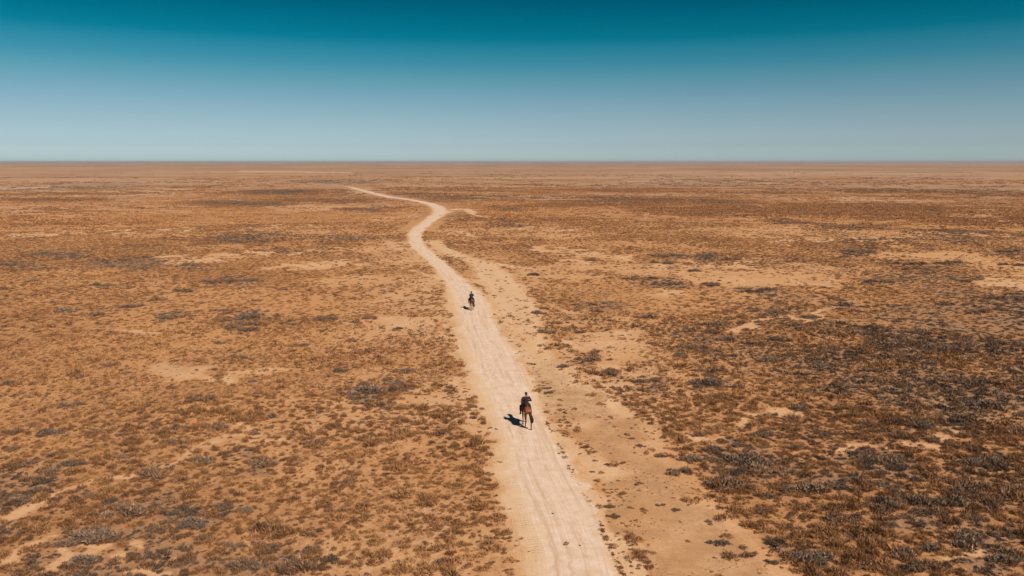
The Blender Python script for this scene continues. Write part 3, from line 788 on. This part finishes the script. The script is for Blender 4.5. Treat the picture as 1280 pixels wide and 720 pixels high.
M_wood = mat_simple('weathered_wood', (.13, .09, .065), .9, .3, 5)
bm = bmesh.new()
bmesh.ops.create_cone(bm, cap_ends=True, segments=10, radius1=.16, radius2=.11, depth=2.9, matrix=Matrix.Translation((0, 0, 1.4)))
bmesh.ops.create_cone(bm, cap_ends=True, segments=8, radius1=.06, radius2=.06, depth=.9, matrix=Matrix.Translation((.12, 0, 2.3)) @ Matrix.Rotation(R(70), 4, 'Y'))
me = bpy.data.meshes.new('wooden_post'); bm.to_mesh(me); bm.free(); me.materials.append(M_wood)
o = link('wooden_post', me); x, y = P(602.3, 231.5); o.location = (x, y, float(relief(np.array([x]), np.array([y]))[0]))
tag(o, 'thin dark post standing alone on the far plain beyond the bend of the track', 'post')
for px, py, wpx in ((579, 230.6, 8), (567, 230.6, 2.5), (590, 230.9, 3)):
    k = random.randrange(NV); o = link('sagebrush', SHV[k]); x, y = P(px, py); wm = wpx/F*y
    o.location = (x, y, float(relief(np.array([x]), np.array([y]))[0])); o.scale = (wm/ext[k], 2.6, 1.6); o.color = (.92, .3, 0, 1)
    tag(o, {579: 'widest of the three dark bushes in a row left of the far post', 567: 'leftmost tiny bush in the row left of the far post', 590: 'small bush nearest the far post on its left'}[px], 'shrub', 'dark bushes by the far post')

# ------------------------------------------------------------------ horses and riders
def tube(bm, pts, seg_=14):
    """closed tube through (x,y,z,rx,rz) or (x,y,z,r) stations, ends rounded"""
    P3 = [Vector(p[:3]) for p in pts]; rad_ = [(p[3], p[4] if len(p) > 4 else p[3]) for p in pts]
    rings = []
    n = len(P3)
    st = []
    for i in range(n):
        t = (P3[min(i+1, n-1)]-P3[max(i-1, 0)]).normalized()
        st.append(t)
    full = []
    t0, t1 = st[0], st[-1]
    for a in (.85, .5): pass
    full.append((P3[0]-t0*rad_[0][0]*.85, t0, .45, rad_[0])); full.append((P3[0]-t0*rad_[0][0]*.5, t0, .82, rad_[0]))
    for i in range(n): full.append((P3[i], st[i], 1.0, rad_[i]))
    full.append((P3[-1]+t1*rad_[-1][0]*.5, t1, .82, rad_[-1])); full.append((P3[-1]+t1*rad_[-1][0]*.85, t1, .45, rad_[-1]))
    for (c, t, k, (rx, rz)) in full:
        ref = Vector((1, 0, 0)) if abs(t.x) < .8 else Vector((0, 1, 0))
        b_ = t.cross(ref).normalized(); a_ = b_.cross(t).normalized()   # a_ close to world x
        rings.append([bm.verts.new(c + a_*math.cos(q)*rx*k + b_*math.sin(q)*rz*k) for q in [2*math.pi*j/seg_ for j in range(seg_)]])
    for r0, r1 in zip(rings, rings[1:]):
        for j in range(seg_): bm.faces.new((r0[j], r0[(j+1) % seg_], r1[(j+1) % seg_], r1[j]))
    bm.faces.new(list(reversed(rings[0]))); bm.faces.new(rings[-1])
def ball(bm, c, r):
    bmesh.ops.create_uvsphere(bm, u_segments=16, v_segments=12, radius=1.0, matrix=Matrix.Translation(c) @ Matrix.Diagonal((*r, 1)))
def organic(name, bm, voxel, mat, smooth_it=4):
    """fuse overlapping tubes into one continuous skin"""
    bmesh.ops.recalc_face_normals(bm, faces=bm.faces)
    me = bpy.data.meshes.new(name); bm.to_mesh(me); bm.free()
    o = bpy.data.objects.new(name, me); COL.objects.link(o)
    r = o.modifiers.new('r', 'REMESH'); r.mode = 'VOXEL'; r.voxel_size = voxel
    s = o.modifiers.new('s', 'SMOOTH'); s.iterations = smooth_it; s.factor = .5
    dg = bpy.context.evaluated_depsgraph_get()
    me2 = bpy.data.meshes.new_from_object(o.evaluated_get(dg)); bpy.data.objects.remove(o)
    me2.name = name; me2.materials.clear(); me2.materials.append(mat)
    for p_ in me2.polygons: p_.use_smooth = True
    return me2
def child(name, me, parent): return link(name, me, parent)
def mesh_of(name, bm, mat):
    bmesh.ops.recalc_face_normals(bm, faces=bm.faces)
    me = bpy.data.meshes.new(name); bm.to_mesh(me); bm.free(); me.materials.append(mat)
    for p_ in me.polygons: p_.use_smooth = True
    return me

def mat_coat(name, body, leg, sock=None):
    m, nt = newmat(name); b = NB(nt)
    pos = b.n('ShaderNodeTexCoord').outputs['Object']
    sep = b.n('ShaderNodeSeparateXYZ'); b.link(pos, sep.inputs[0])
    n = b.noise(pos, 6, 4, .6)
    z = b.m('ADD', sep.outputs[2], b.m('MULTIPLY', b.m('SUBTRACT', n, .5), .12))
    c = b.mix(b.mapr(n, .3, .7), tuple(v*.82 for v in body), tuple(v*1.15 for v in body))
    c = b.mix(b.mapr(z, .50, .72, 1, 0), c, leg)
    if sock: c = b.mix(b.mapr(z, .26, .30, 1, 0), c, sock)
    b.out(c, .5, b.bump(b.noise(pos, 60, 2), .003, .3), .35); return m

def make_horse(coat, hairc, hoofc, blanket, leather, phase):
    root = bpy.data.objects.new('horse', None); COL.objects.link(root)
    bm = bmesh.new()
    tube(bm, [(0,-.74,1.25,.20,.18),(0,-.60,1.27,.25,.23),(0,-.35,1.25,.255,.245),(0,-.05,1.21,.265,.265),(0,.25,1.20,.255,.275),(0,.48,1.22,.22,.26),(0,.62,1.26,.17,.22)], 20)
    ball(bm, (0,.36,1.42), (.08,.22,.09)); ball(bm, (-.11,-.66,1.24), (.16,.23,.21)); ball(bm, (.11,-.66,1.24), (.16,.23,.21))
    tube(bm, [(0,.50,1.22,.16,.25),(0,.70,1.30,.12,.20),(0,.92,1.41,.095,.155),(0,1.10,1.50,.08,.115)], 16)      # neck
    tube(bm, [(0,1.12,1.53,.085,.11),(0,1.22,1.47,.095,.125),(0,1.31,1.34,.08,.105),(0,1.40,1.18,.058,.072),(0,1.45,1.08,.056,.06)], 14)  # head
    for s in (-1, 1):
        tube(bm, [(s*.055,1.11,1.60,.03,.018),(s*.065,1.12,1.67,.024,.014),(s*.06,1.14,1.73,.008,.006)], 8)              # ears
        ball(bm, (s*.085,1.24,1.475), (.018,.026,.022))
    a = phase
    def hind(s, d):
        tube(bm, [(s*.14,-.66,1.16,.13,.18),(s*.155,-.57+d*.3,.97,.10,.13),(s*.155,-.63+d*.5,.80,.072,.09),(s*.155,-.80+d*.7,.56,.052,.068),(s*.155,-.79+d*.9,.36,.042,.046),(s*.155,-.76+d,.20,.037,.042),(s*.155,-.72+d*1.05,.12,.034,.038),(s*.155,-.70+d*1.08,.06,.045,.05)], 12)
        return (s*.155, -.69+d*1.08)
    def fore(s, d):
        tube(bm, [(s*.13,.46,1.12,.10,.15),(s*.155,.42+d*.2,.88,.075,.105),(s*.15,.43+d*.5,.68,.055,.065),(s*.15,.46+d*.8,.48,.045,.05),(s*.15,.45+d,.32,.033,.036),(s*.15,.45+d,.18,.036,.038),(s*.15,.48+d,.11,.033,.036),(s*.15,.50+d,.06,.044,.048)], 12)
        return (s*.15, .51+d)
    feet = [hind(-1, .14*a), hind(1, -.12*a), fore(-1, -.10*a), fore(1, .14*a)]
    me = organic('horse_body', bm, .017, coat, 5)
    root_body = child('body', me, root)
    for (x, y) in feet:
        b2 = bmesh.new(); bmesh.ops.create_cone(b2, cap_ends=True, segments=16, radius1=.066, radius2=.05, depth=.075, matrix=Matrix.Translation((x, y, .0375)))
        child('hoof', mesh_of('hoof', b2, hoofc), root)
    rg = random.Random(3)
    # tail: many hair locks from the dock
    b2 = bmesh.new()
    for i in range(26):
        ax = rg.uniform(-.04, .04); ay = rg.uniform(-.03, .03); e = rg.uniform(-.07, .10)
        tube(b2, [(ax*.6,-.86,1.30+ay,.022),(ax+.06+e*.2,-.98,1.20+ay,.028),(ax+.13+e*.6,-1.03+ay,.98,.032),(ax+.19+e*.9,-1.02+ay,.76,.028),(ax+.20+e,-.99+ay*2,.56+rg.uniform(-.06,.1),.010)], 6)
    child('tail', mesh_of('tail', b2, hairc), root)
    b2 = bmesh.new()
    for i in range(34):
        t = i/33; y = .46+t*.62; z = 1.46+t*.14
        sd = rg.uniform(.02, .06); ln = rg.uniform(.14, .24)
        tube(b2, [(0, y, z+.02, .018), (sd+.05, y-.02, z-.03, .017), (sd+.085, y-.03, z-.03-ln*.5, .014), (sd+.095, y-.02, z-.03-ln, .005)], 5)
    child('mane', mesh_of('mane', b2, hairc), root)
    # blanket, saddle, stirrups
    b2 = bmesh.new(); rows = []
    for j in range(9):
        y = -.30+.66*j/8
        zc = 1.165-.02*math.sin(j/8*math.pi)
        rows.append([b2.verts.new(((.30+.0*j)*math.sin(q), y, zc+.335*math.cos(q))) for q in np.linspace(-R(88), R(88), 17)])
    for r0, r1 in zip(rows, rows[1:]):
        for k in range(16): b2.faces.new((r0[k], r0[k+1], r1[k+1], r1[k]))
    bmesh.ops.solidify(b2, geom=b2.faces[:], thickness=.018)
    child('saddle_blanket', mesh_of('saddle_blanket', b2, blanket), root)
    b2 = bmesh.new()
    tube(b2, [(0,-.22,1.52,.17,.05),(0,-.05,1.505,.15,.05),(0,.12,1.51,.13,.055),(0,.24,1.55,.09,.05)], 14)
    tube(b2, [(-.15,-.24,1.53,.03),(0,-.27,1.60,.035),(.15,-.24,1.53,.03)], 8); tube(b2, [(0,.27,1.55,.035),(0,.29,1.64,.028)], 8)
    for s in (-1, 1):
        tube(b2, [(s*.20,.02,1.46,.03,.16),(s*.30,.04,1.30,.018,.16),(s*.325,.06,1.08,.014,.13)], 10)
    child('saddle', organic('saddle', b2, .014, leather, 3), root)
    for s in (-1, 1):
        b2 = bmesh.new()
        tube(b2, [(s*.33,.10,1.10,.012),(s*.365,.14,.92,.010)], 6)
        bmesh.ops.create_cone(b2, cap_ends=True, segments=14, radius1=.065, radius2=.065, depth=.03, matrix=Matrix.Translation((s*.375,.15,.835)))
        child('stirrup', mesh_of('stirrup', b2, leather), root)
    b2 = bmesh.new()
    for s in (-1, 1):
        tube(b2, [(s*.072,1.40,1.16,.008),(s*.12,1.20,1.30,.008),(s*.15,.80,1.50,.008),(s*.09,.46,1.64,.008),(0,.33,1.71,.008)], 6)
        tube(b2, [(s*.072,1.40,1.16,.008),(s*.10,1.27,1.40,.008),(s*.08,1.14,1.60,.008)], 6)
    tube(b2, [(-.075,1.39,1.19,.009),(0,1.44,1.23,.009),(.075,1.39,1.19,.009)], 6)
    child('bridle', mesh_of('bridle', b2, leather), root)
    return root

def make_rider(skin, jacket, trouser, boot, hair, pose, cap=None, shoulder_highlight=None):
    root = bpy.data.objects.new('person', None); COL.objects.link(root)
    S = {}
    for s in (-1, 1):
        if s == 1 and pose == 'elbow':
            S[s] = [(s*.19,-.02,2.04),(s*.345,-.05,1.80),(s*.20,.20,1.72),(s*.12,.27,1.73)]
        else:
            S[s] = [(s*.19,-.02,2.04),(s*.275,-.05,1.79),(s*.16,.20,1.72),(s*.09,.28,1.72)]
    leg = {s: [(s*.10,-.02,1.60),(s*.34,.32,1.32),(s*.355,.12,.95),(s*.35,.10,.88)] for s in (-1, 1)}
    def arm(bm, s, k=0.0, to=2):
        q = S[s]; m1 = tuple((a+b)/2 for a, b in zip(q[0], q[1])); m2 = tuple((a+b)/2 for a, b in zip(q[1], q[2]))
        tube(bm, [(*q[0], .058+k), (*m1, .052+k), (*q[1], .043+k), (*m2, .040+k), (*q[2], .030+k)], 12)
    bm = bmesh.new()
    tube(bm, [(0,-.03,1.60,.165,.12),(0,-.03,1.72,.14,.105),(0,-.02,1.86,.155,.11),(0,-.02,1.99,.17,.105),(0,-.02,2.07,.11,.07)], 18)
    tube(bm, [(0,-.02,2.08,.058),(0,.0,2.15,.054),(0,.02,2.21,.054)], 12)
    ball(bm, (0,.02,2.27), (.077,.095,.112)); ball(bm, (0,.045,2.21), (.058,.07,.062))
    ball(bm, (0,.12,2.255), (.014,.02,.024)); tube(bm, [(-.025,.108,2.205,.008),(.025,.108,2.205,.008)], 6)
    for s in (-1, 1):
        ball(bm, (s*.08,.015,2.26), (.012,.022,.032)); ball(bm, (s*.03,.098,2.275), (.014,.012,.010))
        arm(bm, s)
        h = Vector(S[s][3]); w = Vector(S[s][2]); d = (h-w).normalized()
        tube(bm, [(*w, .028), (*(w+d*.04), .036, .020), (*(w+d*.09), .040, .018)], 10)
        for k in range(4):                                                    # four curled fingers
            o_ = Vector((0, 0, .027-.018*k)) if True else None
            L1 = (.036, .041, .038, .030)[k]
            b0 = w+d*.095+o_; b1 = b0+d*L1; b2_ = b1+Vector((-s*.022, -.008, -.004)); b3 = b2_+Vector((-s*.004, -.026, 0))
            tube(bm, [(*b0, .0095), (*b1, .009), (*b2_, .0085), (*b3, .0075)], 8)
        t0 = w+d*.045+Vector((-s*.012, 0, .022)); tube(bm, [(*t0, .012), (*(t0+d*.03+Vector((-s*.018, 0, .014))), .010), (*(t0+d*.058+Vector((-s*.026, 0, .006))), .008)], 8)
        a, k_, an, _ = leg[s]
        tube(bm, [(*a, .088), (*[(p+q)/2 for p, q in zip(a, k_)], .080), (*k_, .058), (*[(p+q)/2 for p, q in zip(k_, an)], .055), (*an, .036)], 12)
        tube(bm, [(an[0], an[1]-.03, an[2]-.06, .036), (an[0], an[1]+.08, an[2]-.075, .038, .03), (an[0], an[1]+.17, an[2]-.085, .032, .022)], 10)
    child('body', organic('person_body', bm, .0065, skin, 3), root)
    bm = bmesh.new()
    tube(bm, [(0,-.04,1.56,.185,.15),(0,-.035,1.68,.170,.135),(0,-.03,1.82,.172,.13),(0,-.025,1.98,.192,.127),(0,-.02,2.07,.135,.09),(0,-.015,2.12,.075,.07)], 20)
    for s in (-1, 1): arm(bm, s, .016)
    child('jacket', organic('jacket', bm, .011, jacket, 3), root)
    bm = bmesh.new()
    tube(bm, [(-.02,-.02,1.585,.19,.13),(.02,-.02,1.585,.19,.13)], 14)
    for s in (-1, 1):
        a, k_, an, _ = leg[s]
        tube(bm, [(a[0]*.8, a[1]-.02, a[2]+.0, .105), (*[(p+q)/2 for p, q in zip(a, k_)], .098), (*k_, .077), (*[(p+q)/2 for p, q in zip(k_, an)], .070), (an[0], an[1]+.005, an[2]+.06, .055)], 14)
    child('trousers', organic('trousers', bm, .012, trouser, 3), root)
    for s in (-1, 1):
        an = leg[s][2]
        bm = bmesh.new()
        tube(bm, [(an[0], an[1]+.05, an[2]+.22, .066), (an[0], an[1]+.01, an[2]+.04, .052), (an[0], an[1]-.01, an[2]-.055, .048)], 12)
        tube(bm, [(an[0], an[1]-.035, an[2]-.065, .046, .04), (an[0], an[1]+.08, an[2]-.078, .047, .038), (an[0], an[1]+.19, an[2]-.092, .038, .026)], 12)
        child('boot', organic('boot', bm, .009, boot, 2), root)
    bm = bmesh.new()
    ball(bm, (0,-.002,2.31), (.092,.106,.095)); ball(bm, (0,-.045,2.25), (.082,.07,.09))
    child('hair', organic('hair', bm, .009, hair, 2), root)
    if cap is not None:
        bm = bmesh.new(); ball(bm, (0,.005,2.335), (.102,.114,.085)); tube(bm, [(-.05,.12,2.31,.035,.008),(.05,.12,2.31,.035,.008)], 10)
        child('cap', organic('cap', bm, .008, cap, 2), root)
    if shoulder_highlight is not None:  # pale ring added to imitate the sunlit shoulder of the dark jacket
        bm = bmesh.new()
        tube(bm, [(-.055,-.03,2.12,.035),(0,-.075,2.125,.035),(.055,-.03,2.12,.035),(.04,.04,2.11,.035),(-.04,.04,2.11,.035),(-.055,-.02,2.13,.03)], 10)
        child('shoulder_highlight', organic('shoulder_highlight', bm, .009, shoulder_highlight, 2), root)
    return root

coat1 = mat_coat('chestnut_coat', (.205, .058, .019), (.06, .022, .012))
coat2 = mat_coat('red_bay_coat', (.115, .028, .016), (.10, .035, .022), (.30, .18, .14))
dhair = mat_simple('dark_horse_hair', (.028, .014, .010), .6); rhair = mat_simple('brown_horse_hair', (.06, .022, .012), .6)
hoof = mat_simple('horn_hoof', (.05, .035, .028), .5)
leather = mat_simple('dark_leather', (.035, .02, .014), .5)
skin = mat_simple('tanned_skin', (.36, .19, .12), .55, .08)
bl1 = mat_simple('dark_felt', (.045, .03, .03), .95); bl2 = mat_simple('brown_felt', (.09, .04, .035), .95)
jk1 = mat_simple('charcoal_cloth', (.026, .019, .017), .9); jk2 = mat_simple('teal_cloth', (.014, .034, .045), .9)
tr1 = mat_simple('black_cloth', (.022, .018, .018), .9); tr2 = mat_simple('dark_brown_cloth', (.04, .022, .016), .9)
boot = mat_simple('black_boot_leather', (.02, .015, .013), .4); hairm = mat_simple('dark_hair', (.015, .010, .008), .5)
sunlit_tone = mat_simple('sunlit_shoulder_tone', (.62, .50, .38), .9); capm = mat_simple('brown_cap', (.05, .025, .018), .9)  # first colour is painted sunlight for the jacket shoulder

def put(obj_, px, py, yaw, fwd, sc_=1.0, z=.03):
    x, y = P(px, py)
    obj_.location = (x, y, z); obj_.rotation_euler = (0, 0, yaw); obj_.scale = (sc_,)*3
for (px, py, yaw, hargs, rargs, hl, rl) in [
    (657.5, 532.5, R(11), (coat1, dhair, hoof, bl1, leather, 1.7), (skin, jk1, tr1, boot, hairm, 'elbow', None, sunlit_tone),
     'nearer chestnut horse with dark lower legs, walking away up the pale track',
     'rider in dark jacket seen from behind on the nearer chestnut horse, right elbow held out'),
    (589.5, 387.0, R(10), (coat2, rhair, hoof, bl2, leather, -1.0), (skin, jk2, tr2, boot, hairm, 'down', capm, None),
     'farther reddish-brown horse with pale lower legs, walking away up the track',
     'rider in dark teal jacket seen from behind on the farther reddish-brown horse')]:
    h = make_horse(*hargs); p = make_rider(*rargs)
    k_ = 1.0 if py > 500 else .94
    put(h, px, py, yaw, 0, k_); put(p, px, py, yaw, 0, k_)
    tag(h, hl, 'horse'); tag(p, rl, 'person')

# ------------------------------------------------------------------ light, sky, haze
SUN_EL = R(45); az_sh = R(40)       # shadows run forward and to the left
d = Vector((-math.sin(az_sh)*math.cos(SUN_EL), math.cos(az_sh)*math.cos(SUN_EL), -math.sin(SUN_EL)))
sl = bpy.data.lights.new('sun', 'SUN'); sl.energy = 4.8; sl.angle = R(.5); sl.color = (1, .92, .82)
so = bpy.data.objects.new('sun', sl); COL.objects.link(so); so.rotation_euler = d.to_track_quat('-Z', 'Y').to_euler(); so.location = (30, -30, 60)
w = bpy.data.worlds.new('World'); sc.world = w; w.use_nodes = True
nt = w.node_tree; nt.nodes.clear(); b = NB(nt)
sky = b.n('ShaderNodeTexSky', sky_type='NISHITA'); sky.sun_disc = False; sky.sun_elevation = SUN_EL; sky.sun_rotation = R(180)-az_sh
sky.altitude = 200; sky.air_density = 1.0; sky.dust_density = 1.0; sky.ozone_density = 1.5
tc = b.n('ShaderNodeTexCoord'); sx = b.n('ShaderNodeSeparateXYZ'); b.link(tc.outputs['Generated'], sx.inputs[0])
SKY_T = [(0,(0,86,116)),(20,(0,95,123)),(40,(0,109,135)),(57,(6,120,145)),(68,(38,130,154)),(85,(62,140,162)),(100,(88,150,168)),(120,(115,160,178)),(142,(137,171,184)),(160,(150,177,187)),(182,(160,182,190)),(202,(165,184,191))]
SKY_N = [(2,(139,169,198)),(25,(145,174,202)),(50,(153,181,206)),(75,(161,189,208)),(100,(171,196,209)),(125,(181,203,207)),(150,(190,205,198)),(175,(191,196,180)),(187,(182,183,167)),(197,(167,169,159)),(202,(160,160,152))]
def lin(v): v = v/255.; return v/12.92 if v <= .04045 else ((v+.055)/1.055)**2.4
SKY_STOPS = []
ARCH = .15/.10*2**.30
for yy, t_ in reversed(SKY_T):
    z_ = ray(640, yy)[2]
    nn = [lin(np.interp(yy, [q[0] for q in SKY_N], [q[1][k] for q in SKY_N])) for k in range(3)]
    SKY_STOPS.append((max(0, z_*4.0), tuple(min(1.0, lin(t_[k])/(nn[k]*ARCH)) for k in range(3))))
SKY_STOPS.append((1.0, (.003, .075, .12)))
if SKY_STOPS:
    col = b.mix(1.0, sky.outputs[0], b.ramp(b.m('MULTIPLY', sx.outputs[2], 4.0, clamp=True), SKY_STOPS), 'MULTIPLY')
else: col = sky.outputs[0]
bg = b.n('ShaderNodeBackground'); bg.inputs[1].default_value = .15; b.setin(bg.inputs[0], col)
wo = b.n('ShaderNodeOutputWorld'); b.link(bg.outputs[0], wo.inputs[0])

hz = 26500.0
bm = bmesh.new(); bmesh.ops.create_cube(bm, size=1.0)
for v in bm.verts: v.co = Vector((v.co.x*2*hz, v.co.y*2*hz, 26.0 if v.co.z > 0 else -3.5))
me = bpy.data.meshes.new('haze'); bm.to_mesh(me); bm.free()
m, nt2 = newmat('thin_haze'); b = NB(nt2); pv = b.n('ShaderNodeVolumePrincipled'); pv.inputs['Color'].default_value = (.58, .56, .60, 1)
pv.inputs['Density'].default_value = 8e-5; pv.inputs['Anisotropy'].default_value = 0.0
oo = b.n('ShaderNodeOutputMaterial'); b.link(pv.outputs[0], oo.inputs['Volume'])
me.materials.append(m); o = link('haze', me); tag(o, kind='stuff')

sc.view_settings.view_transform = 'Standard'; sc.view_settings.look = 'None'; sc.view_settings.exposure = 0.30; sc.view_settings.gamma = 1.0
sc.view_settings.use_curve_mapping = False
sc.render.engine = 'CYCLES'
sc.cycles.max_bounces = 5; sc.cycles.volume_bounces = 0; sc.cycles.diffuse_bounces = 3
